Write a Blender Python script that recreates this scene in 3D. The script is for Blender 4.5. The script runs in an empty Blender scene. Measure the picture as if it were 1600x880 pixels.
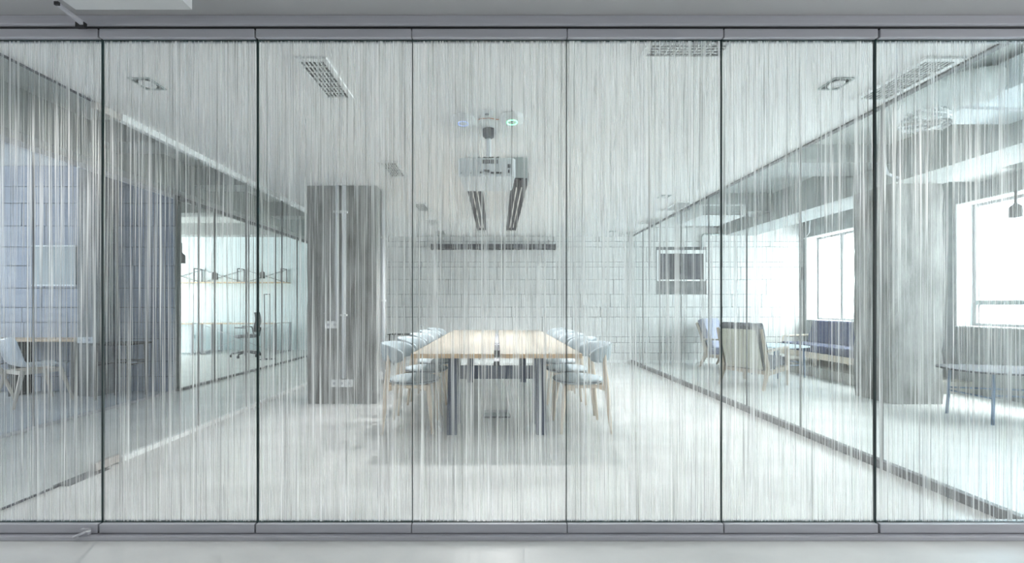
import bpy, bmesh, math, random
from mathutils import Vector, Matrix
random.seed(7)
PI = math.pi
scn = bpy.context.scene
COL = scn.collection

# ---------------------------------------------------------------- camera
cd = bpy.data.cameras.new('camera')
cam = bpy.data.objects.new('camera', cd)
COL.objects.link(cam)
cam.location = (0, 0, 1.13)
cam.rotation_euler = (PI / 2, 0, 0)
cd.sensor_width = 36.0
cd.lens = 600 / 1600 * 36.0
cd.shift_x = (800 - 776) / 1600
cd.shift_y = (479 - 440) / 1600
cd.clip_start = 0.05
cd.clip_end = 200
scn.camera = cam

# ---------------------------------------------------------------- world, light, exposure
w = bpy.data.worlds.new('overcast_sky')
scn.world = w
w.use_nodes = True
bg = w.node_tree.nodes['Background']
bg.inputs['Color'].default_value = (0.97, 0.99, 0.99, 1)
bg.inputs['Strength'].default_value = 29.0
vs = scn.view_settings
vs.view_transform = 'Standard'
vs.look = 'None'
vs.gamma = 1.0
vs.use_curve_mapping = False
vs.exposure = 0.97
cy = scn.cycles
cy.use_denoising = True
cy.max_bounces = 14
cy.diffuse_bounces = 8
cy.glossy_bounces = 4
cy.transmission_bounces = 8
cy.transparent_max_bounces = 24
cy.caustics_reflective = False
cy.caustics_refractive = False
cy.sample_clamp_indirect = 3
cy.use_guiding = True


def portal(loc, rot, sx, sy):
    """daylight opening: lets the renderer find the sky through a real window"""
    ld = bpy.data.lights.new('window_portal_or_fill', 'AREA')
    ld.shape = 'RECTANGLE'
    ld.size, ld.size_y = sx, sy
    ld.cycles.is_portal = True
    o = bpy.data.objects.new('window_portal_or_fill', ld)
    COL.objects.link(o)
    o.location = loc
    o.rotation_euler = rot
    return o


# facing -X (windows of the lounge)
portal((6.46, 6.30, 1.68), (0, PI / 2, 0), 1.66, 2.66)
portal((6.46, 3.60, 1.68), (0, PI / 2, 0), 1.66, 3.10)


def added_window_lamp(loc, rot, sx, sy, watts):
    """added area lamp before a closed, unseen opening, in place of daylight"""
    ld = bpy.data.lights.new('window_portal_or_fill', 'AREA')  # lamp added to set the brightness; no sky comes through behind it
    ld.shape = 'RECTANGLE'
    ld.size, ld.size_y = sx, sy
    ld.energy = watts
    ld.color = (0.97, 0.99, 0.99)
    o = bpy.data.objects.new('window_portal_or_fill', ld)
    COL.objects.link(o)
    o.location = loc
    o.rotation_euler = rot


added_window_lamp((-10.0, 7.7, 1.7), (0, -PI / 2, 0), 1.6, 2.2, 130)
added_window_lamp((-10.0, 3.6, 1.5), (0, -PI / 2, 0), 1.2, 1.2, 105)
added_window_lamp((7.99, -0.3, 1.5), (0, PI / 2, 0), 1.2, 1.2, 95)
added_window_lamp((-9.99, -0.3, 1.5), (0, -PI / 2, 0), 1.2, 1.2, 95)

# ---------------------------------------------------------------- materials
MATS = {}


def nodes_of(m):
    m.use_nodes = True
    nt = m.node_tree
    nt.nodes.clear()
    return nt, nt.nodes, nt.links


def mat(name, col, rough=0.6, var=0.06, scale=6.0, metal=0.0, bump=0.0, bscale=60.0, stretch=(1, 1, 1), detail=4.0, emit=None, estr=0.0):
    if name in MATS:
        return MATS[name]
    m = bpy.data.materials.new(name)
    nt, N, L = nodes_of(m)
    out = N.new('ShaderNodeOutputMaterial')
    p = N.new('ShaderNodeBsdfPrincipled')
    L.new(p.outputs[0], out.inputs[0])
    p.inputs['Roughness'].default_value = rough
    p.inputs['Metallic'].default_value = metal
    tc = N.new('ShaderNodeTexCoord')
    mp = N.new('ShaderNodeMapping')
    mp.inputs['Scale'].default_value = stretch
    L.new(tc.outputs['Object'], mp.inputs[0])
    nz = N.new('ShaderNodeTexNoise')
    nz.inputs['Scale'].default_value = scale
    nz.inputs['Detail'].default_value = detail
    L.new(mp.outputs[0], nz.inputs[0])
    cr = N.new('ShaderNodeValToRGB')
    cr.color_ramp.elements[0].position = 0.3
    cr.color_ramp.elements[1].position = 0.7
    cr.color_ramp.elements[0].color = tuple(max(0, c * (1 - var)) for c in col) + (1,)
    cr.color_ramp.elements[1].color = tuple(min(1, c * (1 + var)) for c in col) + (1,)
    L.new(nz.outputs['Fac'], cr.inputs[0])
    L.new(cr.outputs[0], p.inputs['Base Color'])
    if bump > 0:
        n2 = N.new('ShaderNodeTexNoise')
        n2.inputs['Scale'].default_value = bscale
        n2.inputs['Detail'].default_value = 3
        L.new(mp.outputs[0], n2.inputs[0])
        b = N.new('ShaderNodeBump')
        b.inputs['Strength'].default_value = bump
        b.inputs['Distance'].default_value = 0.02
        L.new(n2.outputs['Fac'], b.inputs['Height'])
        L.new(b.outputs[0], p.inputs['Normal'])
    if emit:
        p.inputs['Emission Color'].default_value = tuple(emit) + (1,)
        p.inputs['Emission Strength'].default_value = estr
    MATS[name] = m
    return m


def glass_mat(name, tint=(0.975, 0.985, 0.982), refl=0.3):
    m = bpy.data.materials.new(name)
    nt, N, L = nodes_of(m)
    out = N.new('ShaderNodeOutputMaterial')
    tr = N.new('ShaderNodeBsdfTransparent')
    tr.inputs[0].default_value = tuple(tint) + (1,)
    gl = N.new('ShaderNodeBsdfGlossy')
    gl.inputs['Roughness'].default_value = 0.0
    fr = N.new('ShaderNodeFresnel')
    geo = N.new('ShaderNodeNewGeometry')
    ior = N.new('ShaderNodeMath')          # panes are thin: leaving the glass reflects as much as entering it
    ior.operation = 'MULTIPLY_ADD'
    ior.inputs[1].default_value = 1 / 1.45 - 1.45
    ior.inputs[2].default_value = 1.45
    L.new(geo.outputs['Backfacing'], ior.inputs[0])
    L.new(ior.outputs[0], fr.inputs['IOR'])
    mu = N.new('ShaderNodeMath')
    mu.operation = 'MULTIPLY'
    mu.inputs[1].default_value = refl
    L.new(fr.outputs[0], mu.inputs[0])
    mx = N.new('ShaderNodeMixShader')
    L.new(mu.outputs[0], mx.inputs[0])
    L.new(tr.outputs[0], mx.inputs[1])
    L.new(gl.outputs[0], mx.inputs[2])
    L.new(mx.outputs[0], out.inputs[0])
    return m


def film_mat():
    """decorative window film: fine irregular vertical threads of white and grey print on clear glass"""
    m = bpy.data.materials.new('streaked_film_on_glass')
    nt, N, L = nodes_of(m)
    out = N.new('ShaderNodeOutputMaterial')
    tc = N.new('ShaderNodeTexCoord')
    oi = N.new('ShaderNodeObjectInfo')
    cb = N.new('ShaderNodeCombineXYZ')
    sc_ = N.new('ShaderNodeMath'); sc_.operation = 'MULTIPLY'; sc_.inputs[1].default_value = 37.0
    L.new(oi.outputs['Random'], sc_.inputs[0])
    L.new(sc_.outputs[0], cb.inputs[1])
    add = N.new('ShaderNodeVectorMath'); add.operation = 'ADD'
    L.new(tc.outputs['Object'], add.inputs[0])
    L.new(cb.outputs[0], add.inputs[1])

    def streak(fx, fz, detail, off, dist=0.0):
        mp = N.new('ShaderNodeMapping')
        mp.inputs['Scale'].default_value = (fx, 1.0, fz)
        mp.inputs['Location'].default_value = (off, off * 3.1, off * 1.7)
        L.new(add.outputs[0], mp.inputs[0])
        nz = N.new('ShaderNodeTexNoise')
        nz.inputs['Scale'].default_value = 1.0
        nz.inputs['Detail'].default_value = detail
        nz.inputs['Roughness'].default_value = 0.6
        nz.inputs['Distortion'].default_value = dist
        L.new(mp.outputs[0], nz.inputs[0])
        return nz.outputs['Fac']

    def lin(src, a, b):
        n = N.new('ShaderNodeMath'); n.operation = 'MULTIPLY_ADD'
        L.new(src, n.inputs[0])
        n.inputs[1].default_value = a
        n.inputs[2].default_value = b
        return n.outputs[0]

    def plus(a, b, clamp=False):
        n = N.new('ShaderNodeMath'); n.operation = 'ADD'; n.use_clamp = clamp
        L.new(a, n.inputs[0]); L.new(b, n.inputs[1])
        return n.outputs[0]

    s1 = streak(95, 1.1, 2.0, 0.0, 0.3)
    s2 = streak(230, 0.8, 1.0, 5.3)
    s3 = streak(16, 0.35, 1.0, 9.7)
    s4 = streak(170, 1.4, 1.0, 21.9)
    def mrange(src, a, b, lo, hi):
        n = N.new('ShaderNodeMapRange')
        n.interpolation_type = 'SMOOTHSTEP'
        L.new(src, n.inputs['Value'])
        for k, v in zip(('From Min', 'From Max', 'To Min', 'To Max'), (a, b, lo, hi)):
            n.inputs[k].default_value = v
        return n.outputs[0]

    def times(a, b):
        n = N.new('ShaderNodeMath'); n.operation = 'MULTIPLY'
        L.new(a, n.inputs[0]); L.new(b, n.inputs[1])
        return n.outputs[0]

    # what each layer of print lets through; together they give the film's cover
    clear = times(times(mrange(s1, 0.49, 0.72, FILM_CLEAR, 0.26), mrange(s2, 0.48, 0.72, 1.0, 0.33)), mrange(s3, 0.35, 0.7, 1.0, 0.88))
    alpha = lin(clear, -1.0, 1.0)
    cl = N.new('ShaderNodeClamp')
    L.new(alpha, cl.inputs[0])
    cl.inputs[1].default_value = 0.03
    cl.inputs[2].default_value = 0.95
    val = plus(lin(s4, 2.9, -1.45 + 0.78), lin(s1, 0.7, -0.35))
    cl2 = N.new('ShaderNodeClamp')
    L.new(val, cl2.inputs[0])
    cl2.inputs[1].default_value = 0.26
    cl2.inputs[2].default_value = 0.985
    cc = N.new('ShaderNodeCombineColor')
    for i, k in enumerate((0.985, 1.0, 0.99)):
        L.new(lin(cl2.outputs[0], k, 0.0), cc.inputs[i])
    tr = N.new('ShaderNodeBsdfTransparent')
    tr.inputs[0].default_value = (0.985, 0.99, 0.985, 1)
    df = N.new('ShaderNodeBsdfDiffuse')
    tl = N.new('ShaderNodeBsdfTranslucent')
    L.new(cc.outputs[0], df.inputs[0])
    L.new(cc.outputs[0], tl.inputs[0])
    m1 = N.new('ShaderNodeMixShader')
    m1.inputs[0].default_value = 0.88
    L.new(df.outputs[0], m1.inputs[1])
    L.new(tl.outputs[0], m1.inputs[2])
    m2 = N.new('ShaderNodeMixShader')
    L.new(cl.outputs[0], m2.inputs[0])
    L.new(tr.outputs[0], m2.inputs[1])
    L.new(m1.outputs[0], m2.inputs[2])
    L.new(m2.outputs[0], out.inputs[0])
    return m


FILM_CLEAR = 0.95
M_FILM = film_mat()
M_GLASS = glass_mat('clear_glass')
M_GLASS_F = glass_mat('clear_glass_partition', (0.985, 0.99, 0.987), 0.4)
M_WINGLASS = glass_mat('dimming_window_glass', (0.84, 0.86, 0.86), 0.3)  # tint added to cut the daylight reaching the lounge
M_CLEARBACK = glass_mat('clear_pane_rear', (0.99, 0.995, 0.99), 0.0)
M_BLUEGLASS = glass_mat('blue_tinted_glass', (0.87, 0.90, 0.95), 0.6)
M_EDGE = mat('dark_green_glass_edge', (0.012, 0.035, 0.035), 0.3)
M_ALU = mat('brushed_aluminium', (0.52, 0.525, 0.57), 0.45, 0.04, 3, 0.1, stretch=(1, 1, 60))
M_ALU_D = mat('grey_rail', (0.19, 0.19, 0.195), 0.5, 0.06, 3)
M_WHITE = mat('white_paint', (0.86, 0.88, 0.88), 0.6, 0.02)
M_CEIL = mat('ceiling_plaster', (0.90, 0.905, 0.90), 0.8, 0.02, 2)
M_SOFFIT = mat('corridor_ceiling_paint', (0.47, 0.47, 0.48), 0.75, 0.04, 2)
M_FLOOR = mat('polished_concrete_floor', (0.68, 0.685, 0.68), 0.34, 0.10, 1.6, 0, 0.06, 9, (1, 2.2, 1), 8)
M_BLOCK = mat('painted_block', (0.76, 0.77, 0.77), 0.75, 0.05, 3, 0, 0.15, 40)
M_BLOCK_B = mat('grey_block', (0.40, 0.43, 0.49), 0.75, 0.06, 3, 0, 0.15, 40)
M_MORTAR = mat('mortar', (0.20, 0.205, 0.21), 0.9, 0.1, 12)
M_CONC = mat('raw_concrete', (0.31, 0.31, 0.305), 0.85, 0.38, 7, 0, 0.35, 35, (1, 1, 0.35), 7)
M_SLAB = mat('concrete_ceiling_slab', (0.62, 0.64, 0.63), 0.85, 0.10, 2, 0, 0.12, 20)
M_BEAM = mat('concrete_beam', (0.46, 0.475, 0.47), 0.85, 0.10, 3, 0, 0.15, 20)
M_ASH = mat('ash_wood', (0.82, 0.71, 0.59), 0.5, 0.10, 8, 0, 0.05, 80, (1, 1, 0.12), 6)
M_OAK = mat('oak_edge', (0.72, 0.53, 0.34), 0.5, 0.14, 6, 0, 0.04, 60, (0.15, 1, 1), 6)
M_TOP = mat('oak_tabletop', (0.41, 0.37, 0.315), 0.38, 0.22, 3.2, 0, 0.03, 60, (1, 0.16, 1), 7)
M_SEAT = mat('grey_blue_fabric', (0.42, 0.48, 0.515), 0.85, 0.05, 30, 0, 0.12, 300)
M_STEEL = mat('slate_blue_steel', (0.085, 0.105, 0.155), 0.45, 0.08, 5)
M_BLACK = mat('black_metal', (0.02, 0.02, 0.022), 0.45, 0.1)
M_DARK = mat('dark_grey_metal', (0.09, 0.09, 0.105), 0.75, 0.08)
M_BLUELEG = mat('blue_lacquered_steel', (0.16, 0.23, 0.34), 0.4, 0.06)
M_PALEBLUE = mat('pale_blue_lacquer', (0.62, 0.75, 0.82), 0.35, 0.03)
M_NAVY = mat('navy_fabric', (0.085, 0.095, 0.16), 0.9, 0.12, 30, 0, 0.1, 300)
M_GREYF = mat('charcoal_fabric', (0.17, 0.175, 0.20), 0.9, 0.1, 30, 0, 0.1, 300)
M_LINEN = mat('beige_linen', (0.52, 0.51, 0.44), 0.85, 0.06, 20, 0, 0.08, 200)
M_WOODG = mat('greyed_oak', (0.50, 0.43, 0.36), 0.55, 0.12, 8, 0, 0.04, 80, (1, 1, 0.15), 6)
M_PLAST = mat('white_plastic', (0.82, 0.84, 0.85), 0.35, 0.01)
M_PLASTB = mat('pale_blue_white_plastic', (0.74, 0.79, 0.82), 0.4, 0.02)
M_PIPE = mat('white_conduit', (0.84, 0.86, 0.90), 0.3, 0.02)
M_GRILL = mat('dark_vent_cavity', (0.10, 0.105, 0.105), 0.8, 0.05)
M_FOIL = mat('aluminium_foil', (0.80, 0.82, 0.83), 0.22, 0.15, 14, 0.9, 1.0, 25)
M_LAMP = mat('grey_pendant_concrete', (0.16, 0.16, 0.16), 0.7, 0.1)
M_TUBE = mat('tube_lens', (0.9, 0.9, 0.88), 0.4, 0.0)
M_GREEN = mat('green_ring', (0.05, 0.5, 0.15), 0.4, 0.0, emit=(0.10, 1.0, 0.30), estr=5.0)
M_BLUER = mat('blue_ring', (0.35, 0.45, 0.75), 0.4, 0.0, emit=(0.35, 0.5, 1.0), estr=0.6)
M_ORANGE = mat('orange_cable', (0.55, 0.22, 0.08), 0.6, 0.0)
M_PINK = mat('satin_nickel', (0.58, 0.54, 0.52), 0.4, 0.04, 4, 0.4)
M_OFFW = mat('office_wall_paint', (0.75, 0.85, 0.88), 0.8, 0.02)
M_CAB = mat('grey_cabinet', (0.42, 0.47, 0.47), 0.6, 0.03)
M_FACADE = mat('pale_facade', (0.85, 0.87, 0.88), 0.8, 0.02)
M_FACADE_B = mat('pale_blue_facade', (0.55, 0.68, 0.78), 0.8, 0.02)
M_WINF = mat('window_frame_grey', (0.42, 0.43, 0.44), 0.5, 0.04)
M_GREYWALL = mat('shaded_grey_block', (0.36, 0.375, 0.375), 0.85, 0.15, 6, 0, 0.2, 40)  # unpainted block tone with the shade below the windows put into the colour
M_PLAT = mat('platform_board', (0.40, 0.39, 0.36), 0.6, 0.08, 4, 0, 0.03, 40, (0.2, 1, 1))


# ---------------------------------------------------------------- mesh helpers
def bx(bm, x0, x1, y0, y1, z0, z1, mi=0):
    v = [bm.verts.new(p) for p in ((x0, y0, z0), (x1, y0, z0), (x1, y1, z0), (x0, y1, z0), (x0, y0, z1), (x1, y0, z1), (x1, y1, z1), (x0, y1, z1))]
    fs = [bm.faces.new([v[i] for i in q]) for q in ((0, 3, 2, 1), (4, 5, 6, 7), (0, 1, 5, 4), (1, 2, 6, 5), (2, 3, 7, 6), (3, 0, 4, 7))]
    for f in fs:
        f.material_index = mi
    return fs


def ring(c, u, v, r, seg, ru=None):
    ru = r if ru is None else ru
    return [c + u * (ru * math.cos(2 * PI * i / seg)) + v * (r * math.sin(2 * PI * i / seg)) for i in range(seg)]


def tube(bm, pts, radii, seg=10, cap=True):
    pts = [Vector(p) for p in pts]
    if not hasattr(radii, '__len__'):
        radii = [radii] * len(pts)
    prev = None
    rows = []
    for i, p in enumerate(pts):
        t = (pts[min(i + 1, len(pts) - 1)] - pts[max(i - 1, 0)]).normalized()
        if prev is None:
            a = Vector((0, 0, 1)) if abs(t.z) < 0.9 else Vector((1, 0, 0))
            u = t.cross(a).normalized()
        else:
            u = (prev - t * prev.dot(t)).normalized()
        prev = u
        v = t.cross(u).normalized()
        rows.append([bm.verts.new(q) for q in ring(p, u, v, radii[i], seg)])
    for a, b in zip(rows[:-1], rows[1:]):
        for i in range(seg):
            f = bm.faces.new((a[i], a[(i + 1) % seg], b[(i + 1) % seg], b[i]))
            f.smooth = True
    if cap:
        bm.faces.new(rows[0][::-1])
        bm.faces.new(rows[-1])


def lathe(bm, prof, seg=24, c=(0, 0, 0), sx=1.0, sy=1.0):
    rows = []
    for r, z in prof:
        if r < 1e-6:
            rows.append([bm.verts.new((c[0], c[1], c[2] + z))])
        else:
            rows.append([bm.verts.new((c[0] + r * sx * math.cos(2 * PI * i / seg), c[1] + r * sy * math.sin(2 * PI * i / seg), c[2] + z)) for i in range(seg)])
    for a, b in zip(rows[:-1], rows[1:]):
        for i in range(seg):
            j = (i + 1) % seg
            if len(a) == 1 and len(b) == 1:
                continue
            if len(a) == 1:
                f = bm.faces.new((a[0], b[j], b[i]))
            elif len(b) == 1:
                f = bm.faces.new((a[i], a[j], b[0]))
            else:
                f = bm.faces.new((a[i], a[j], b[j], b[i]))
            f.smooth = True


def prism(bm, poly, axis, a0, a1):
    """extrude a 2D polygon along axis 'x' (poly = y,z) / 'y' (poly = x,z) / 'z' (poly = x,y)"""
    def P(q, a):
        return {'x': (a, q[0], q[1]), 'y': (q[0], a, q[1]), 'z': (q[0], q[1], a)}[axis]
    A = [bm.verts.new(P(q, a0)) for q in poly]
    B = [bm.verts.new(P(q, a1)) for q in poly]
    n = len(poly)
    bm.faces.new(A[::-1])
    bm.faces.new(B)
    for i in range(n):
        bm.faces.new((A[i], A[(i + 1) % n], B[(i + 1) % n], B[i]))


def torus(bm, c, R, r, seg=28, s2=8, sx=1, sy=1):
    rows = []
    for i in range(seg):
        a = 2 * PI * i / seg
        rows.append([bm.verts.new((c[0] + (R + r * math.cos(b)) * math.cos(a) * sx, c[1] + (R + r * math.cos(b)) * math.sin(a) * sy, c[2] + r * math.sin(b))) for b in [2 * PI * k / s2 for k in range(s2)]])
    for i in range(seg):
        for k in range(s2):
            f = bm.faces.new((rows[i][k], rows[(i + 1) % seg][k], rows[(i + 1) % seg][(k + 1) % s2], rows[i][(k + 1) % s2]))
            f.smooth = True


def obj(name, bm, m, parent=None, loc=None, bevel=0.0, bseg=2, smooth=False):
    bmesh.ops.recalc_face_normals(bm, faces=bm.faces)
    me = bpy.data.meshes.new(name)
    bm.to_mesh(me)
    bm.free()
    for x in (m if isinstance(m, (list, tuple)) else [m]):
        me.materials.append(x)
    if smooth:
        for p in me.polygons:
            p.use_smooth = True
    o = bpy.data.objects.new(name, me)
    COL.objects.link(o)
    if parent is not None:
        o.parent = parent
    if loc is not None:
        o.location = loc
    if bevel > 0:
        b = o.modifiers.new('bevel', 'BEVEL')
        b.width = bevel
        b.segments = bseg
        b.limit_method = 'ANGLE'
        b.angle_limit = math.radians(40)
    return o


def box(name, m, x0, x1, y0, y1, z0, z1, parent=None, bevel=0.0, bseg=2):
    bm = bmesh.new()
    bx(bm, x0, x1, y0, y1, z0, z1)
    return obj(name, bm, m, parent, None, bevel, bseg)


def tubeobj(name, m, pts, r, parent=None, seg=10):
    bm = bmesh.new()
    tube(bm, pts, r, seg)
    return obj(name, bm, m, parent)


def tag(o, label, cat, group=None, kind=None):
    o['label'] = label
    o['category'] = cat
    if group:
        o['group'] = group
    if kind:
        o['kind'] = kind
    return o


def thing(name, label, cat, loc=(0, 0, 0), rz=0.0, group=None, kind=None):
    o = bpy.data.objects.new(name, None)
    o.empty_display_size = 0.1
    COL.objects.link(o)
    o.location = loc
    o.rotation_euler = (0, 0, rz)
    return tag(o, label, cat, group, kind)


def struct(o, label, cat):
    return tag(o, label, cat, None, 'structure')


def copy_tree(o, parent=None):
    c = o.copy()
    COL.objects.link(c)
    if parent is not None:
        c.parent = parent
    for ch in list(o.children):
        copy_tree(ch, c)
    return c


def stuff(o):
    o['kind'] = 'stuff'
    return o


# ================================================================= room numbers (metres)
XL, XR = -2.74, 2.69          # glass side walls of the meeting room
YG = 1.90                     # front glass partition
YB = 7.70                     # back wall
ZC = 2.53                     # plaster ceiling
ZS = 3.00                     # bare concrete slab of the rooms at both sides
XW = 6.15                     # window wall of the lounge
XP = -4.26                    # partition across the passage on the left
YD = 5.10                     # wall dividing the rooms on the left

# ---------------------------------------------------------------- floor and ceilings
struct(box('floor', M_FLOOR, -10, 8, -2.5, 10.2, -0.15, 0), 'pale grey polished concrete floor running through all the rooms', 'floor')
struct(box('ceiling', M_CEIL, XL, XR, YG + 0.04, YB, ZC, ZS), 'smooth white plaster ceiling over the meeting room', 'ceiling')
struct(box('ceiling', M_SOFFIT, -10.2, 8.2, -2.7, YG + 0.04, 2.538, 3.2), 'grey ceiling strip in front of the glass doors', 'ceiling')
struct(box('ceiling', M_SLAB, -10.2, 6.6, YG + 0.04, 10.4, ZS, ZS + 0.2), 'bare concrete slab above the lounge and the offices', 'ceiling')

# ceiling edge trim boxing on the corridor side
struct(box('ceiling_box', mat('ceiling_box_paint', (0.66, 0.67, 0.68), 0.7, 0.03), -1.918, -1.388, 1.15, 1.75, 2.483, 2.54), 'white boxed ceiling drop above the glass doors', 'ceiling box')

# ---------------------------------------------------------------- back wall with blocks
wb = struct(box('wall_back', M_MORTAR, XL - 0.1, XW + 0.3, YB + 0.02, YB + 0.22, 0, ZS), 'white painted block wall at the back behind table and lounge', 'wall')
courses = [0.0, 0.20, 0.405, 0.52, 0.918, 1.117, 1.374, 1.67, 1.92, 2.022, 2.324, 2.433, 2.72, ZS]
bm = bmesh.new()
bx(bm, -0.5, 0.5, -0.5, 0.5, -0.5, 0.5)
unit = bpy.data.meshes.new('block')
bm.to_mesh(unit)
bm.free()
unit.materials.append(M_BLOCK)
unit_b = unit.copy()
unit_b.materials.clear()
unit_b.materials.append(M_BLOCK_B)


def blocks(parent, me, x0, x1, yf, zs, length, holes=(), thick=0.03, axis='x', seed=1):
    rnd = random.Random(seed)
    n = 0
    for i in range(len(zs) - 1):
        z0, z1 = zs[i], zs[i + 1]
        x = x0 - (0.0 if i % 2 == 0 else length * 0.5) - rnd.uniform(0, 0.12)
        while x < x1:
            ln = length * rnd.choice((1, 1, 1, 0.97, 0.55))
            a, b = max(x, x0), min(x + ln, x1)
            x += ln
            if b - a < 0.06:
                continue
            spans = [(a, b)]
            for hx0, hx1, hz0, hz1 in holes:
                if z1 > hz0 + 0.02 and z0 < hz1 - 0.02:
                    ns = []
                    for s0, s1 in spans:
                        if s1 <= hx0 or s0 >= hx1:
                            ns.append((s0, s1))
                        else:
                            if s0 < hx0:
                                ns.append((s0, hx0))
                            if s1 > hx1:
                                ns.append((hx1, s1))
                    spans = ns
            for s0, s1 in spans:
                if s1 - s0 < 0.05:
                    continue
                o = bpy.data.objects.new('block', me)
                COL.objects.link(o)
                o.parent = parent
                pr = rnd.uniform(0, 0.004)
                g = 0.009
                if axis == 'x':
                    o.location = ((s0 + s1) / 2, yf - pr + thick / 2, (z0 + z1) / 2)
                    o.scale = (s1 - s0 - g, thick, z1 - z0 - g)
                else:
                    o.location = (yf + pr * 1 - thick / 2 if thick > 0 else yf, (s0 + s1) / 2, (z0 + z1) / 2)
                    o.scale = (abs(thick), s1 - s0 - g, z1 - z0 - g)
                n += 1
    return n


blocks(wb, unit, XL + 0.05, XW, YB, courses, 0.60, holes=[(3.20, 4.19, 1.64, 2.26)])
struct(box('baseboard_back', M_WHITE, XL + 0.02, XW, YB - 0.012, YB - 0.002, 0, 0.055), 'low white skirting along the block wall', 'baseboard')

# ---------------------------------------------------------------- front: header, track and seven film-covered glass doors
hd = thing('trim_1', 'grey aluminium header profile above the glass doors', 'trim', (0, YG, 2.494), kind='structure')
box('header_profile', M_ALU, -2.74, 2.69, -0.045, 0.045, 0.0, 0.044, hd, 0.003)
box('shadow_gap', M_BLACK, -2.74, 2.69, -0.03, 0.03, -0.006, 0.0, hd)
fl = thing('trim_2', 'grey aluminium floor track below the glass doors', 'trim', (0, YG, 0), kind='structure')
box('floor_track', M_ALU, -2.74, 2.69, -0.05, 0.05, 0.0, 0.019, fl, 0.002)

edges = [XL + 0.03, -1.947, -1.181, -0.416, 0.345, 1.111, 1.870, XR - 0.03]
gaps = [0.0, 0.010, 0.009, 0.004, 0.004, 0.006, 0.012, 0.0]
places = ['first film-covered glass door from the left, with the door stay and floor bolt', 'second film-covered glass door from the left, showing the bright office',
          'film-covered glass door in front of the pipe-clad concrete column', 'film-covered glass door in front of the projector and the table',
          'film-covered glass door in front of the chairs on the lounge side', 'film-covered glass door in front of the lounge armchairs',
          'last film-covered glass door on the right, in front of the grey pillar']
for i in range(7):
    a, b = edges[i] + gaps[i] / 2, edges[i + 1] - gaps[i + 1] / 2
    t = thing('door_%d' % (i + 1), places[i], 'glass door', ((a + b) / 2, YG, 0.02), group='row of glass doors with streaked film', kind='structure')
    h = (b - a) / 2
    bm = bmesh.new()
    fs = bx(bm, -h, h, -0.003, 0.003, 0.047, 2.423)
    for k, mi in zip(range(6), (2, 2, 0, 2, 1, 2)):
        fs[k].material_index = mi
    obj('pane', bm, [M_FILM, M_CLEARBACK, M_EDGE], t)
    box('bottom_rail', M_ALU, -h, h, -0.024, 0.024, 0.002, 0.045, t, 0.002)
    box('top_rail', M_ALU, -h, h, -0.024, 0.024, 2.426, 2.468, t, 0.002)
    box('glazing_bead', M_EDGE, -h, h, -0.006, 0.006, 2.422, 2.4265, t)
    box('glazing_bead', M_EDGE, -h, h, -0.006, 0.006, 0.0445, 0.048, t)
    if gaps[i + 1] > 0:
        box('edge_seal', M_EDGE, h, h + gaps[i + 1] - 0.0005, -0.0035, 0.0035, 0.002, 2.468, t)

# door stay and floor pin
t = thing('door_stay', 'short aluminium door stay arm sticking out of the header', 'door stay', (-1.99, 1.855, 2.47))
box('bracket', M_BLACK, -0.03, 0.012, -0.015, 0.0, 0.0, 0.025, t)
bm = bmesh.new()
prism(bm, [(0.0, 0.008), (0.0, 0.03), (-0.115, 0.037), (-0.115, 0.026)], 'x', -0.009, 0.009)
obj('arm', bm, M_ALU, t, None, 0.002)
box('end_cap', M_BLACK, -0.010, 0.010, -0.121, -0.113, 0.024, 0.039, t)
t = thing('floor_bolt', 'small chrome floor bolt at the foot of the glass doors', 'bolt', (-2.0, 1.86, 0.0))
tubeobj('pin', M_ALU, [(-0.03, -0.02, 0.022), (0.012, 0.0, 0.04)], 0.006, t)
tubeobj('knob', M_PLAST, [(0.012, 0, 0.04), (0.03, 0, 0.042)], 0.0045, t)
box('plate', M_ALU, -0.02, 0.02, 0.0, 0.016, 0.0, 0.05, t)

# ---------------------------------------------------------------- glass side walls
def glass_wall(name, label, x, joints, ztop, gm, railm, zrail, toprail, parent_kind='structure', thick=0.012, mull=0.006, ztr=None):
    t = thing(name, label, 'glass wall', (x, joints[0], 0), kind=parent_kind)
    for a, b in zip(joints[:-1], joints[1:]):
        box('pane', gm, -thick / 2, thick / 2, a - joints[0] + 0.004, b - joints[0] - 0.004, zrail - 0.005, ztop - toprail + 0.005, t)
    for a in joints[1:-1]:
        box('mullion', M_ALU_D, -thick / 2 - 0.001, thick / 2 + 0.001, a - joints[0] - mull / 2, a - joints[0] + mull / 2, zrail, ztop - toprail, t)
    L_ = joints[-1] - joints[0]
    box('bottom_rail', railm, -0.024, 0.024, 0.0, L_, 0.0, zrail, t, 0.002)
    box('top_rail', railm if ztr is None else ztr, -0.024, 0.024, 0.0, L_, ztop - toprail, ztop, t, 0.002)
    return t


glass_wall('wall_right', 'clear glass wall with grey floor rail dividing meeting room and lounge', XR,
           [1.95, 2.68, 3.40, 4.13, 4.87, 5.60, 6.33, 7.06, 7.70], ZC, M_GLASS, M_ALU_D, 0.058, 0.012)
glass_wall('wall_left', 'clear glass wall with white rails dividing meeting room and passage', XL,
           [2.79, 3.53, 4.20, 4.90, 5.60, 6.30, 7.00, 7.70], ZC, M_GLASS, M_WHITE, 0.036, 0.05)
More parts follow.
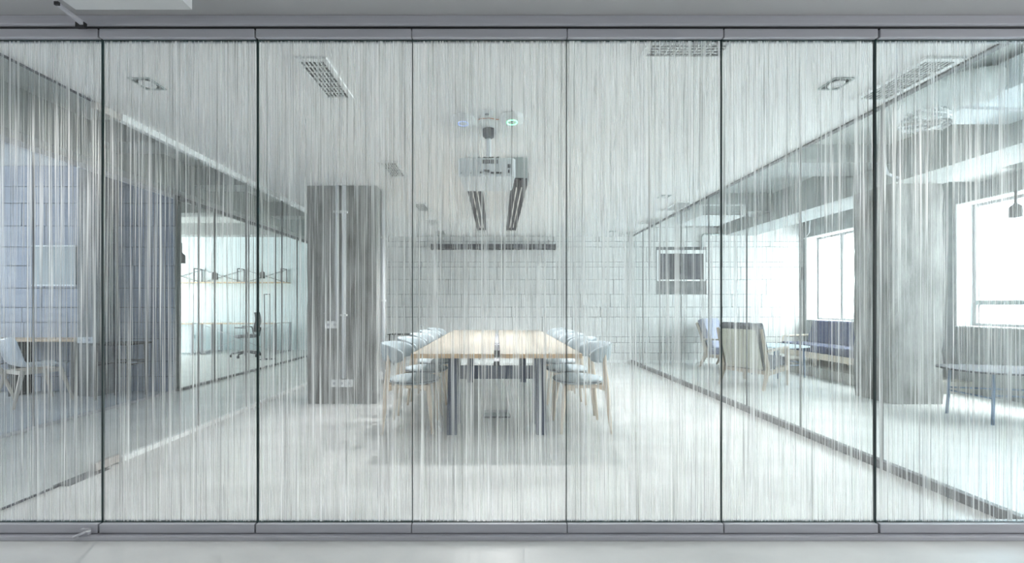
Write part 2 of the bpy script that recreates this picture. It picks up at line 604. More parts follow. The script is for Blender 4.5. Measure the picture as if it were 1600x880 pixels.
# frameless glass door in the left wall
t = thing('door_8', 'frameless clear glass door beside the film doors, with patch fittings', 'glass door', (XL, 1.95, 0), kind='structure')
box('pane', M_GLASS, -0.006, 0.006, 0.0, 0.83, 0.012, ZC - 0.012, t)
box('patch_fitting', M_PINK, -0.018, 0.018, 0.66, 0.835, ZC - 0.056, ZC - 0.006, t, 0.002)
box('patch_fitting', M_PINK, -0.018, 0.018, 0.66, 0.835, 0.008, 0.062, t, 0.002)
box('floor_spring', M_ALU_D, -0.05, 0.055, 0.46, 0.72, 0.0, 0.004, t)
box('door_seal', M_DARK, -0.008, 0.008, 0.0, 0.66, ZC - 0.012, ZC - 0.003, t)
box('door_seal', M_DARK, -0.008, 0.008, 0.0, 0.46, 0.004, 0.012, t)

# ---------------------------------------------------------------- concrete columns and beams
def rough_box(name, m, x0, x1, y0, y1, z0, z1, seed, amp=0.006, nx=6, nz=20, chip=None):
    """cast concrete shaft: subdivided box with uneven faces and chipped arrises"""
    rnd = random.Random(seed)
    bm = bmesh.new()
    bx(bm, x0, x1, y0, y1, z0, z1)
    bmesh.ops.subdivide_edges(bm, edges=[e for e in bm.edges if abs(e.verts[0].co.z - e.verts[1].co.z) > 0.5], cuts=nz, use_grid_fill=True)
    bmesh.ops.subdivide_edges(bm, edges=[e for e in bm.edges if abs(e.verts[0].co.z - e.verts[1].co.z) < 0.01], cuts=nx, use_grid_fill=True)
    for v in bm.verts:
        ex = abs(v.co.x - x0) < 1e-4 or abs(v.co.x - x1) < 1e-4
        ey = abs(v.co.y - y0) < 1e-4 or abs(v.co.y - y1) < 1e-4
        if ex and ey:
            d = abs(rnd.gauss(0, amp))
            if chip and chip(v.co):
                d += rnd.uniform(0.005, 0.022)
            v.co.x += d if abs(v.co.x - x0) < 1e-4 else -d
            v.co.y += d if abs(v.co.y - y0) < 1e-4 else -d
        elif v.co.z not in (z0, z1):
            v.co.x += rnd.uniform(-1, 1) * amp * 0.15 if ex else 0
            v.co.y += rnd.uniform(-1, 1) * amp * 0.15 if ey else 0
    return obj(name, bm, m)


struct(rough_box('column', M_CONC, -2.20, -1.39, 4.45, 4.86, 0, ZC, 3, 0.004), 'bare grey concrete column with white conduits on it', 'column')
struct(rough_box('pillar', M_CONC, 4.56, 5.16, 4.43, 4.91, 0, 2.56, 5, 0.006, chip=lambda c: 0.35 < c.z < 1.15 and c.x < 4.6 and c.y < 4.5),
       'bare grey concrete pillar with a chipped edge in the lounge', 'pillar')
struct(box('beam', M_BEAM, 4.56, 5.16, YG + 0.05, YB, 2.55, ZS), 'long concrete beam running over the lounge pillar', 'beam')
struct(box('beam', M_BEAM, XR, 4.56, 4.43, 4.90, 2.79, ZS), 'shallow concrete cross beam between glass wall and pillar', 'beam')
struct(box('beam', M_BEAM, XR, 4.56, 6.35, 6.75, 2.70, ZS), 'concrete cross beam near the lounge back wall', 'beam')
struct(box('beam', M_BEAM, 5.16, XW, 4.43, 4.90, 2.72, ZS), 'short concrete cross beam between pillar and windows', 'beam')
struct(box('beam', M_BEAM, XP - 0.12, XP + 0.18, YG + 0.1, 10.0, 2.62, ZS), 'concrete beam along the passage partition', 'beam')
for i, (y0, z0, lab) in enumerate(((3.85, 2.78, 'first concrete cross beam over the left passage'), (5.15, 2.76, 'second concrete cross beam over the left passage'),
                                   (6.9, 2.76, 'third concrete cross beam over the left passage'))):
    struct(box('beam', M_BEAM, XP + 0.18, XL - 0.03, y0, y0 + 0.3, z0, ZS), lab, 'beam')
for y0, z0, lab in ((6.6, 2.74, 'concrete cross beam over the bright office'), (8.6, 2.74, 'far concrete cross beam over the bright office')):
    struct(box('beam', M_BEAM, -10, XP - 0.12, y0, y0 + 0.3, z0, ZS), lab, 'beam')

# ---------------------------------------------------------------- outer walls
def wall_x(name, label, m, x0, x1, y0, y1, z0, z1, holes):
    """wall lying in a Y-Z plane with rectangular openings (y0,y1,z0,z1)"""
    bm = bmesh.new()
    ys = sorted({y0, y1} | {h[0] for h in holes} | {h[1] for h in holes})
    for a, b in zip(ys[:-1], ys[1:]):
        hz = [h for h in holes if h[0] <= a + 1e-6 and h[1] >= b - 1e-6]
        if not hz:
            bx(bm, x0, x1, a, b, z0, z1)
        else:
            bx(bm, x0, x1, a, b, z0, hz[0][2])
            bx(bm, x0, x1, a, b, hz[0][3], z1)
    return struct(obj(name, bm, m), label, 'wall')


W1 = (5.00, 7.62, 0.86, 2.50)
W2 = (2.05, 5.14 - 0.0, 0.86, 2.50)
W1 = (5.36, 7.62, 0.86, 2.50)
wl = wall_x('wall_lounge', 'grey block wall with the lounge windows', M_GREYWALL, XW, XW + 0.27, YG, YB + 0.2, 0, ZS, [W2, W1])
struct(box('wall_front', M_BLOCK, XR + 0.02, XW + 0.3, YG - 0.06, YG + 0.06, 0, ZS), 'painted wall closing the lounge beside the glass doors', 'wall')


def window(name, label, W, x, mulls, transom=None, panel_from=None):
    t = thing(name, label, 'window', (x, W[0], W[2]), kind='structure')
    L_, H = W[1] - W[0], W[3] - W[2]
    f = 0.05
    box('frame', M_WINF, -0.035, 0.035, 0, L_, 0, f, t)
    box('frame', M_WINF, -0.035, 0.035, 0, L_, H - f, H, t)
    box('frame', M_WINF, -0.035, 0.035, 0, f, f, H - f, t)
    box('frame', M_WINF, -0.035, 0.035, L_ - f, L_, f, H - f, t)
    ys = [f] + [m_ - W[0] for m_ in mulls] + [L_ - f]
    for m_ in mulls:
        box('mullion', M_WINF, -0.03, 0.03, m_ - W[0] - 0.03, m_ - W[0] + 0.03, f, H - f, t)
    for a, b in zip(ys[:-1], ys[1:]):
        box('pane', M_WINGLASS, -0.006, 0.006, a, b, f, H - f, t)
    if transom is not None:
        box('transom', M_CAB, -0.04, 0.04, f, L_ - f, transom - W[2], transom - W[2] + 0.06, t)
    if panel_from is not None:
        box('infill_panel', M_CAB, -0.05, 0.03, f, panel_from - W[0], f, transom - W[2], t)
    box('sill', M_WHITE, -0.25, -0.036, 0.0, L_, 0.0, 0.014, t)
    box('reveal', M_WHITE, -0.245, -0.036, L_ - 0.014, L_, 0.014, H, t)
    box('reveal', M_WHITE, -0.245, -0.036, 0.0, L_ - 0.014, H - 0.014, H, t)
    box('handle', M_PLAST, -0.06, -0.035, ys[-2] + 0.02, ys[-2] + 0.05, 0.55, 0.68, t)
    return t


window('window_1', 'white framed window behind the navy sofa', W1, XW + 0.24, [7.08, 6.95 - 0.9], None, None)
window('window_2', 'large white framed window with grey transom beside the pillar', W2, XW + 0.24, [3.6], 1.15, 4.62)

struct(box('wall_rear', M_SOFFIT, -10, 8, -2.7, -2.5, 0, 2.7), 'plain grey wall behind the corridor', 'wall')

for xa, nm, lb in ((8.0, 'wall_corridor_right', 'corridor end wall with a small window beyond the lounge'), (-10.2, 'wall_corridor_left', 'corridor end wall with a small window beyond the offices')):
    wall_x(nm, lb, M_SOFFIT, xa, xa + 0.2, -2.7, YG - 0.06, 0, 2.7, [(-0.9, 0.3, 0.9, 2.1)])
struct(box('wall_corridor_side', M_SOFFIT, XW + 0.3, 8.2, YG - 0.06, YG + 0.06, 0, 2.7), 'grey wall closing the corridor beside the lounge', 'wall')
for nm, lb, x0, W in (('sky_blocker_4', 'blind panel added in the bright office opening to shut out sky', -10.12, (6.6, 8.8, 0.9, 2.5)), ('sky_blocker_5', 'blind panel added in the dim left room opening to shut out sky', -10.12, (3.0, 4.2, 0.9, 2.1)),
                      ('sky_blocker_6', 'blind panel added at the left corridor end to shut out sky', -10.12, (-0.9, 0.3, 0.9, 2.1)), ('sky_blocker_7', 'blind panel added at the right corridor end to shut out sky', 8.12, (-0.9, 0.3, 0.9, 2.1))):
    t = thing(nm, lb, 'window', (x0, W[0], W[2]), kind='structure')
    box('blocker', M_WHITE, -0.01, 0.01, 0, W[1] - W[0], 0, W[3] - W[2], t)  # added to block the sky, so the added lamp alone lights the space
    box('head_rail', M_ALU, -0.02, 0.03, 0, W[1] - W[0], W[3] - W[2] - 0.06, W[3] - W[2], t)
# neighbouring building outside the windows
t = thing('neighbour_building', 'pale panelled building seen through the lounge windows', 'building', (11.5, 6.5, -4))
box('core', M_FACADE_B, 0.1, 3, -9, 9, 0, 13, t)
for i in range(6):
    for k in range(8):
        if (i == 3):
            continue
        box('panel', M_FACADE, 0.0, 0.1, -8.9 + i * 3.0, -6.0 + i * 3.0, 0.02 + k * 1.6, 1.58 + k * 1.6, t)

# left side: passage partition, dim room, bright office
glass_wall('wall_passage', 'blue tinted glass partition across the passage', XP, [1.95, 2.75, 3.53, 4.30, 5.06], 2.60, M_BLUEGLASS, M_ALU, 0.03, 0.05)
glass_wall('wall_office_front', 'clear glass partition in front of the bright office', XP, [5.12, 5.80, 6.60, 7.40, 8.20, 9.0, 10.0], 2.60, M_GLASS, M_ALU_D, 0.03, 0.05, mull=0.016)
dv = struct(box('wall_divider', M_MORTAR, -9.9, XP - 0.03, YD + 0.03, YD + 0.12, 0, ZS), 'grey blue block wall behind the tinted partition', 'wall')
blocks(dv, unit_b, -7.2, XP - 0.03, YD, [0.0, 0.2, 0.405, 0.7, 0.918, 1.117, 1.374, 1.67, 1.92, 2.2, 2.5, 2.72, ZS], 0.60, seed=4)
struct(box('wall_end', M_BLOCK_B, -10.0, XP - 0.03, YG - 0.05, YG + 0.05, 0, ZS), 'grey wall closing the dim left room', 'wall')
struct(box('wall_far', M_OFFW, -10.2, XL, 10.0, 10.2, 0, ZS), 'bright white end wall of the office', 'wall')
struct(box('wall_side', M_OFFW, XL - 0.05, XL + 0.1, YB + 0.22, 10.0, 0, ZS), 'white side wall of the office beyond the meeting room', 'wall')
wall_x('wall_outer', 'outer office wall with a broad window opening', M_OFFW, -10.2, -10.0, YG, 10.2, 0, ZS, [(3.0, 4.2, 0.9, 2.1), (6.6, 8.8, 0.9, 2.5)])
struct(box('column', M_CONC, -5.25, -5.02, 4.82, YD, 0, ZS), 'slim concrete column with a white socket in the dim room', 'column')

# ---------------------------------------------------------------- conduits and sockets on the column
def socket(name, label, loc, wid, hgt, holes, rz=0.0, depth=0.035):
    t = thing(name, label, 'socket', loc, rz)
    box('box', M_PLAST, -wid / 2, wid / 2, -depth, 0, -hgt / 2, hgt / 2, t, 0.004)
    for k in range(holes):
        x = (k - (holes - 1) / 2) * wid / max(holes, 1)
        bm = bmesh.new()
        prism(bm, [(x + 0.016 * math.cos(a), 0.016 * math.sin(a)) for a in [2 * PI * q / 12 for q in range(12)]], 'y', -depth - 0.002, -depth)
        obj('outlet', bm, M_ALU, t)
    return t


def conduit(label, x, y, z0, z1, r, clamps, rzc=0, axis='y'):
    t = thing('conduit', label, 'pipe', (x, y, z0))
    tubeobj('pipe', M_PIPE, [(0, 0, 0), (0, 0, z1 - z0)], r, t, 12)
    for c in clamps:
        bm = bmesh.new()
        if axis == 'y':
            bx(bm, -r * 1.6, r * 1.6, -r * 1.08, r * 1.0, c - z0 - 0.012, c - z0 + 0.012)
        else:
            bx(bm, -r * 1.0, r * 1.08, -r * 2.2, r * 2.2, c - z0 - 0.012, c - z0 + 0.012)
        obj('clamp', bm, M_PLAST, t)
    return t


def px(x, D):
    return (x - 776) * D / 600.0


conduit('white conduit running down to the switch box on the concrete column', px(527, 4.43), 4.43, 0.96, ZC - 0.003, 0.021, (2.22,))
conduit('longer white conduit running down to the triple socket on the concrete column', px(537.5, 4.43), 4.43, 0.30, ZC - 0.003, 0.022, (2.22, 1.03))
conduit('white conduit on the right flank of the concrete column', -1.36, 4.60, 0.25, ZC - 0.003, 0.024, (1.95, 1.2), axis='x')
socket('light_switch', 'white double switch box on the concrete column', (px(520, 4.45), 4.45, 0.92), 0.155, 0.085, 2)
socket('wall_socket', 'white triple socket box low on the concrete column', (px(535.5, 4.45), 4.45, 0.245), 0.25, 0.085, 3)
socket('wall_socket', 'white socket box on the right flank of the concrete column', (-1.39, 4.62, 0.31), 0.20, 0.085, 2, PI / 2)
socket('wall_socket', 'white socket on the slim column of the dim room', (-5.135, 4.82, 0.71), 0.20, 0.075, 2)
socket('wall_socket', 'small white socket on the back wall behind the chair row', (-1.50, YB - 0.004, 0.72), 0.09, 0.09, 1)

# ---------------------------------------------------------------- ceiling fittings of the meeting room
def grille(label, x0, x1, y0, y1, along):
    """ceiling air grille: frame, dark cavity and louvres"""
    cx, cyy = (x0 + x1) / 2, (y0 + y1) / 2
    t = thing('ceiling_vent', label, 'ceiling vent', (cx, cyy, ZC), group='air grilles in the plaster ceiling')
    hx, hy = (x1 - x0) / 2, (y1 - y0) / 2
    f = 0.028
    for a in ((-hx, hx, -hy, -hy + f), (-hx, hx, hy - f, hy), (-hx, -hx + f, -hy + f, hy - f), (hx - f, hx, -hy + f, hy - f)):
        box('frame', M_WHITE, a[0], a[1], a[2], a[3], -0.012, 0.0, t)
    box('cavity', M_GRILL, -hx + f, hx - f, -hy + f, hy - f, -0.002, 0.0, t)
    bm = bmesh.new()
    n1 = max(3, int((2 * hx - 2 * f) / 0.022)) if along == 'y' else max(3, int((2 * hy - 2 * f) / 0.022))
    for k in range(1, n1):
        if along == 'y':
            x = -hx + f + (2 * hx - 2 * f) * k / n1
            bx(bm, x - 0.003, x + 0.003, -hy + f, hy - f, -0.010, -0.003)
        else:
            y = -hy + f + (2 * hy - 2 * f) * k / n1
            bx(bm, -hx + f, hx - f, y - 0.003, y + 0.003, -0.010, -0.003)
    n2 = int((2 * hy - 2 * f) / 0.05) if along == 'y' else int((2 * hx - 2 * f) / 0.05)
    for k in range(1, n2):
        if along == 'y':
            y = -hy + f + (2 * hy - 2 * f) * k / n2
            bx(bm, -hx + f, hx - f, y - 0.0025, y + 0.0025, -0.009, -0.004)
        else:
            x = -hx + f + (2 * hx - 2 * f) * k / n2
            bx(bm, x - 0.0025, x + 0.0025, -hy + f, hy - f, -0.009, -0.004)
    stuff(obj('louvres', bm, M_WHITE, t))
    return t


row = [('nearest', 2.15, 2.58), ('second', 3.70, 4.14), ('third', 5.18, 5.62), ('fourth', 6.15, 6.60), ('farthest', 7.05, 7.45)]
for wd, a, b in row:
    grille('%s air grille of the ceiling row left of the projector' % wd, -1.15, -0.955, a, b, 'y')
for wd, a, b in (('nearest', 2.15, 2.60), ('second', 5.12, 5.60), ('third', 6.05, 6.50), ('farthest', 7.08, 7.45)):
    grille('%s air grille of the ceiling row beside the lounge glass' % wd, 2.405, 2.635, a, b, 'y')
grille('wide air grille at the ceiling edge just behind the film doors', 0.80, 1.26, 1.97, 2.16, 'x')


def spot(label, x, y, lit=True):
    t = thing('ceiling_downlight', label, 'downlight', (x, y, ZC), group='square recessed downlights')
    h = 0.066
    f = 0.013
    for a in ((-h, h, -h, -h + f), (-h, h, h - f, h), (-h, -h + f, -h + f, h - f), (h - f, h, -h + f, h - f)):
        box('frame', M_CAB, a[0], a[1], a[2], a[3], -0.006, 0.0, t)
    box('cavity', M_GRILL, -h + f, h - f, -h + f, h - f, -0.0015, 0.0, t)
    bm = bmesh.new()
    torus(bm, (0, 0, -0.004), 0.036, 0.008)
    obj('gimbal_ring', bm, M_WHITE, t)
    bm = bmesh.new()
    lathe(bm, [(0, -0.010), (0.018, -0.009), (0.028, -0.004), (0.029, -0.001)], 20)
    obj('lens', bm, M_PLAST, t)
    if not lit:
        return t
    ld = bpy.data.lights.new('downlight_fill', 'SPOT')  # fill spot added to brighten the room; the fitting itself looks unlit
    ld.energy = SPOT_W
    ld.spot_size = math.radians(120)
    ld.spot_blend = 1.0
    ld.shadow_soft_size = 0.02
    ld.color = (1.0, 0.98, 0.95)
    lo = bpy.data.objects.new('downlight_fill', ld)
    COL.objects.link(lo)
    lo.parent = t
    lo.location = (0, 0, -0.03)
    return t


SPOT_W = 34.0
spot('square recessed downlight in the ceiling above the second glass door', -2.19, 2.41)
spot('square recessed downlight in the ceiling nearest the lounge glass and film doors', 2.13, 2.41)
spot('square recessed downlight in the ceiling midway along the lounge glass', 2.13, 4.88)
spot('square recessed downlight in the ceiling close to the back wall', 2.16, 7.15, False)


def access_point(label, x, y, ringm):
    t = thing('ceiling_access_point', label, 'access point', (x, y, ZC), group='round white access points by the projector pole')
    bm = bmesh.new()
    lathe(bm, [(0, -0.035), (0.04, -0.034), (0.075, -0.028), (0.096, -0.016), (0.1, -0.006), (0.098, 0)], 32)
    obj('dome', bm, M_PLAST, t)
    bm = bmesh.new()
    torus(bm, (0, 0, -0.034), 0.037, 0.0032)
    obj('light_ring', bm, ringm, t)
    return t


access_point('round white ceiling access point with a faint blue ring', -0.25, 2.87, M_BLUER)
access_point('round white ceiling access point with a glowing green ring', 0.115, 2.85, M_GREEN)
t = thing('ceiling_socket', 'white socket plate on the ceiling between the access points', 'socket', (-0.07, 2.77, ZC))
box('plate', M_PLAST, -0.045, 0.045, -0.045, 0.045, -0.012, 0, t, 0.003)
bm = bmesh.new()
prism(bm, [(0.014 * math.cos(a), 0.014 * math.sin(a)) for a in [2 * PI * q / 12 for q in range(12)]], 'z', -0.016, -0.012)
obj('outlet', bm, M_DARK, t)
tag(tubeobj('ceiling_cable', M_ORANGE, [(-0.155, 2.86, ZC - 0.012), (-0.11, 2.84, ZC - 0.010), (-0.05, 2.83, ZC - 0.012), (0.0, 2.845, ZC - 0.014), (0.022, 2.85, ZC - 0.012)], 0.0025, None, 6),
    'thin orange cable linking the ceiling access points', 'cable')

# projector on its pole
t = thing('ceiling_projector', 'white projector hanging from the ceiling on a pole', 'projector', (-0.075, 3.05, ZC))
pole = tubeobj('pole', M_PIPE, [(0.013, 0, -0.02), (0.013, 0, -0.26)], 0.018, t, 14)
bm = bmesh.new()
lathe(bm, [(0.02, -0.07), (0.05, -0.045), (0.055, 0.0)], 20, (0.013, 0, 0))
obj('pole_flange', bm, M_DARK, t)
bm = bmesh.new()
poly = [(-0.2, -0.19), (0.2, -0.19), (0.215, -0.17), (0.205, 0.16), (0.185, 0.19), (-0.17, 0.19), (-0.195, 0.17), (-0.21, -0.17)]
prism(bm, poly, 'z', -0.43, -0.29)
body = obj('body', bm, M_PLASTB, t, None, 0.012, 3)
for k in range(8):
    box('vent_slot', M_ALU_D, -0.03 + k * 0.015, -0.021 + k * 0.015, -0.193, -0.188, -0.335, -0.307, body)
for k, (x, z, wv, hv) in enumerate(((-0.05, -0.408, 0.02, 0.012), (-0.02, -0.395, 0.022, 0.016), (0.005, -0.402, 0.016, 0.02), (0.03, -0.41, 0.03, 0.012), (0.07, -0.41, 0.03, 0.012), (0.10, -0.41, 0.022, 0.012), (-0.19, -0.41, 0.006, 0.008), (-0.12, -0.411, 0.006, 0.008))):
    box('port', M_DARK, x, x + wv, -0.193, -0.188, z, z + hv, body)
box('power_inlet', M_DARK, 0.155, 0.178, -0.193, -0.188, -0.368, -0.34, body)
box('power_inlet', M_DARK, 0.158, 0.172, -0.193, -0.188, -0.405, -0.382, body)
box('mount_bracket', M_PINK, -0.17, -0.075, -0.12, -0.10, -0.29, -0.272, t)
bm = bmesh.new()
pts = []
for k in range(40):
    a = k / 39
    pts.append((-0.06 + a * 0.16 + 0.012 * math.sin(k * 1.9), -0.12 + 0.02 * math.cos(k * 1.3), -0.278 + 0.012 * abs(math.sin(k * 0.9))))
tube(bm, pts, 0.004, 6)
obj('cable', bm, M_BLACK, t)
bm = bmesh.new()
lathe(bm, [(0.0, 0.0), (0.035, 0.0), (0.04, 0.02), (0.035, 0.02)], 20)
o = obj('lens', bm, M_DARK, t, (0.1, 0.19, -0.36))
o.rotation_euler = (-PI / 2, 0, 0)


# two slot lights above the table
def slot_light(label, x0):
    t = thing('ceiling_slot_light', label, 'pendant light', (x0, 3.61, ZC), group='pair of dark linear lights above the table')
    wdt, ln, zb = 0.15, 2.42, -0.213
    box('side', M_DARK, -wdt / 2, -wdt / 2 + 0.008, 0, ln, zb, zb + 0.07, t)
    box('side', M_DARK, wdt / 2 - 0.008, wdt / 2, 0, ln, zb, zb + 0.07, t)
    box('tray', M_DARK, -wdt / 2 + 0.008, wdt / 2 - 0.008, 0, ln, zb + 0.012, zb + 0.06, t)
    for sx in (-0.025, 0.025):
        box('light_strip', M_TUBE, sx - 0.006, sx + 0.006, 0.25, ln - 0.2, zb + 0.006, zb + 0.0125, t)
    box('divider', M_DARK, -0.006, 0.006, 0.0, ln, zb + 0.0, zb + 0.012, t)
    box('end_plate', M_WHITE, -wdt / 2, wdt / 2, ln, ln + 0.01, zb - 0.02, zb + 0.09, t)
    box('hanger_plate', M_CAB, -wdt / 2 + 0.01, wdt / 2 - 0.012, -0.004, 0.004, zb + 0.02, 0.0, t)
    for sx in (-1, 1):
        for yy in (0.02, ln - 0.05):
            tubeobj('hanger', M_PIPE, [(sx * 0.055, yy, 0), (sx * 0.06, yy, -0.07), (sx * 0.052, yy, -0.15), (sx * 0.055, yy, zb + 0.06)], 0.006, t, 8)
    for yy in (0.45, 1.2, 1.95):
        ld = bpy.data.lights.new('slot_fill', 'SPOT')  # added spots lifting the meeting room; these fittings look unlit
        ld.energy = SLOT_W
        ld.spot_size = math.radians(150)
        ld.spot_blend = 1.0
        ld.shadow_soft_size = 0.0
        lo = bpy.data.objects.new('slot_fill', ld)
        COL.objects.link(lo)
        lo.parent = t
        lo.location = (0, yy, zb - 0.006)
    return t


SLOT_W = 34.0
slot_light('dark linear light above the table, partly hidden behind the projector', -0.225)
slot_light('dark linear light above the table, the one beside the projector', 0.225)

# projection screen housing on the back wall
t = thing('screen_housing', 'long dark roll-up screen housing on the back wall', 'projection screen', (-0.065, YB - 0.09, 2.36))
box('case', M_DARK, -1.215, 1.215, -0.05, 0.085, -0.095, 0.0, t, 0.006)
box('end_cap', M_BLACK, -1.235, -1.215, -0.055, 0.085, -0.1, 0.004, t)
box('end_cap', M_BLACK, 1.215, 1.235, -0.055, 0.085, -0.1, 0.004, t)
tubeobj('pull_loop', M_PLAST, [(0.01, -0.0, -0.095), (0.0, -0.0, -0.115), (0.015, 0.0, -0.128), (0.03, 0.0, -0.115), (0.02, 0, -0.095)], 0.004, t, 6)
for x in (-1.0, 1.1):
    tubeobj('bracket', M_DARK, [(x, 0.02, 0.0), (x, 0.05, 0.10)], 0.006, t, 6)

# hatch window in the back wall
t = thing('window_3', 'dark interior window with pale lintel in the white block wall', 'window', (3.695, YB, 1.64), kind='structure')
box('frame', M_WHITE, -0.49, 0.49, -0.02, 0.06, 0.55, 0.62, t)
box('frame', M_WHITE, -0.49, 0.49, -0.01, 0.06, 0.0, 0.03, t)
box('frame', M_WHITE, -0.49, -0.455, -0.01, 0.06, 0.03, 0.55, t)
box('frame', M_WHITE, 0.455, 0.49, -0.01, 0.06, 0.03, 0.55, t)
box('pane', M_DARK, -0.455, 0.455, 0.008, 0.02, 0.03, 0.55, t)
box('mullion', M_BLACK, -0.13, -0.11, -0.004, 0.01, 0.03, 0.55, t)
tag(tubeobj('conduit', M_CAB, [(4.10, YB - 0.03, 2.27), (4.10, YB - 0.03, 2.52), (4.12, YB - 0.03, 2.555), (4.16, YB - 0.03, 2.57), (4.55, YB - 0.03, 2.57)], 0.02, None, 10), 'grey conduit bending above the dark interior window', 'pipe')

# ---------------------------------------------------------------- conference table
t = thing('conference_table', 'long oak conference table on slate blue trestles in the meeting room', 'table', (0, 3.16, 0))
LT = 3.16
for x0, x1 in ((-0.70, -0.022), (0.030, 0.70)):
    tp = box('tabletop', M_TOP, x0, x1, 0.0, LT, 0.705, 0.74, t, 0.003)
    box('edge_band', M_OAK, x0, x1, -0.004, 0.0, 0.703, 0.7395, tp)
    box('edge_band', M_OAK, x0, x1, LT, LT + 0.004, 0.703, 0.7395, tp)
    ex = x0 - 0.004 if x0 < 0 else x1
    box('edge_band', M_OAK, ex, ex + 0.004, -0.004, LT + 0.004, 0.703, 0.7395, tp)
box('cable_tray', M_ALU, -0.022, 0.030, 0.0, LT, 0.675, 0.68, t)
pb = box('power_box', M_DARK, -0.018, 0.028, 0.25, 0.95, 0.70, 0.738, t)
box('cover', M_ALU, -0.018, 0.028, 0.75, 0.82, 0.738, 0.742, pb)


def trestle(sx, yc):
    """A-shaped steel leg seen nearly edge on"""
    x0, x1 = sorted((sx * 0.35, sx * 0.44))
    bm = bmesh.new()
    z1 = 0.703
    prism(bm, [(yc - 0.20, 0.0), (yc - 0.12, 0.0), (yc + 0.0, 0.42), (yc + 0.12, 0.0), (yc + 0.20, 0.0), (yc + 0.07, z1), (yc - 0.07, z1)], 'x', x0, x1)
    return obj('leg', bm, M_STEEL, t, None, 0.003)


for yc in (0.41, LT - 0.41):
    for sx in (-1, 1):
        trestle(sx, yc)
    box('cross_beam', M_STEEL, -0.36, 0.36, yc - 0.02, yc + 0.02, 0.46, 0.58, t)
    box('foot_plate', M_STEEL, -0.43, -0.355, yc - 0.2, yc - 0.12, 0.0, 0.006, t)
box('long_beam', M_STEEL, -0.03, 0.03, 0.43, LT - 0.43, 0.50, 0.56, t)
t = thing('floor_power_box', 'low dark power strip box on the floor under the table', 'power strip', (0.0, 3.95, 0))
box('body', M_CAB, -0.13, 0.13, -0.05, 0.05, 0, 0.05, t, 0.005)
box('rim', M_DARK, -0.14, 0.14, -0.06, 0.06, 0.0, 0.012, t)
box('flap', M_ALU, -0.11, 0.11, -0.04, 0.04, 0.05, 0.056, t)


# ---------------------------------------------------------------- chairs at the table
def make_chair():
    t = thing('dining_chair', '', 'chair')
    bm = bmesh.new()
    lathe(bm, [(0, 0.428), (0.18, 0.428), (0.215, 0.436), (0.228, 0.452), (0.222, 0.466), (0.19, 0.476), (0.1, 0.481), (0, 0.482)], 36, (0.02, 0, 0), 1.03, 1.0)
    st = obj('seat', bm, M_SEAT, t)
    bm = bmesh.new()
    torus(bm, (0.02, 0, 0.455), 0.226, 0.004, 36, 6, 1.03, 1.0)
    obj('piping', bm, M_GREYF, st)
    # backrest band
    bm = bmesh.new()
    na, rows = 36, []
    amax = math.radians(100)
    for i in range(na + 1):
        a = -amax + 2 * amax * i / na
        s = abs(a) / amax
        zt = 0.80 - 0.035 * s ** 2.2
        zb = 0.645 - 0.02 * s
        k = max(0.02, (1 - s ** 7)) ** 0.5
        zm, hh = (zt + zb) / 2 - 0.005 * s, (zt - zb) / 2 * k
        cx, sy = -math.cos(a), math.sin(a)
        nrm = Vector((cx / 0.205, sy / 0.235, 0)).normalized()
        base = Vector((-0.06 + 0.205 * cx, 0.235 * sy, 0))
        pr = []
        for q in range(12):
            b = 2 * PI * q / 12
            cu, su = math.cos(b), math.sin(b)
            th = 0.019 * (abs(cu) ** 0.6) * (1 if cu > 0 else -1)
            zz = hh * (abs(su) ** 0.6) * (1 if su > 0 else -1)
            tilt = 0.18 * zz
            pr.append(bm.verts.new(base + nrm * (th + tilt) + Vector((0, 0, zm + zz))))
        rows.append(pr)
    for a, b in zip(rows[:-1], rows[1:]):
        for q in range(12):
            f = bm.faces.new((a[q], a[(q + 1) % 12], b[(q + 1) % 12], b[q]))
            f.smooth = True
    bm.faces.new(rows[0])
    bm.faces.new(rows[-1][::-1])
    obj('backrest', bm, M_SEAT, t)
    for s in (-1, 1):
        tubeobj('leg', M_ASH, [(-0.228, s * 0.212, 0.0), (-0.205, s * 0.212, 0.22), (-0.188, s * 0.210, 0.44), (-0.175, s * 0.207, 0.56), (-0.168, s * 0.203, 0.70)], [0.0125, 0.0185, 0.0245, 0.020, 0.016], t, 12)
        tubeobj('leg', M_ASH, [(0.215, s * 0.205, 0.0), (0.195, s * 0.19, 0.22), (0.172, s * 0.172, 0.42)], [0.0125, 0.018, 0.024], t, 12)
        bm = bmesh.new()
        prism(bm, [(-0.19, 0.37), (-0.10, 0.402), (0.08, 0.402), (0.165, 0.375), (0.175, 0.43), (-0.19, 0.43)], 'y', s * 0.183 - 0.011, s * 0.183 + 0.011)
        obj('seat_rail', bm, M_ASH, t, None, 0.003)
    box('cross_rail', M_ASH, 0.145, 0.167, -0.172, 0.172, 0.395, 0.43, t)
    box('cross_rail', M_ASH, -0.195, -0.175, -0.19, 0.19, 0.39, 0.43, t)
    return t


chair0 = make_chair()
ords = ['nearest', 'second', 'third', 'fourth', 'farthest']
first = True
rnd = random.Random(11)
for side, lab in ((-1, 'on the column side of the table'), (1, 'on the lounge side of the table')):
    for k in range(5):
        c = chair0 if first else copy_tree(chair0)
        first = False
        c.location = (side * (0.79 + rnd.uniform(-0.008, 0.008)), 3.60 + 0.59 * k + rnd.uniform(-0.012, 0.012), 0)
        c.rotation_euler = (0, 0, (0 if side < 0 else PI) + rnd.uniform(-0.03, 0.03))
        c['label'] = '%s grey-blue round-backed chair with ash legs %s' % (ords[k], lab)
        c['category'] = 'chair'
        c['group'] = 'round-backed chairs around the conference table'

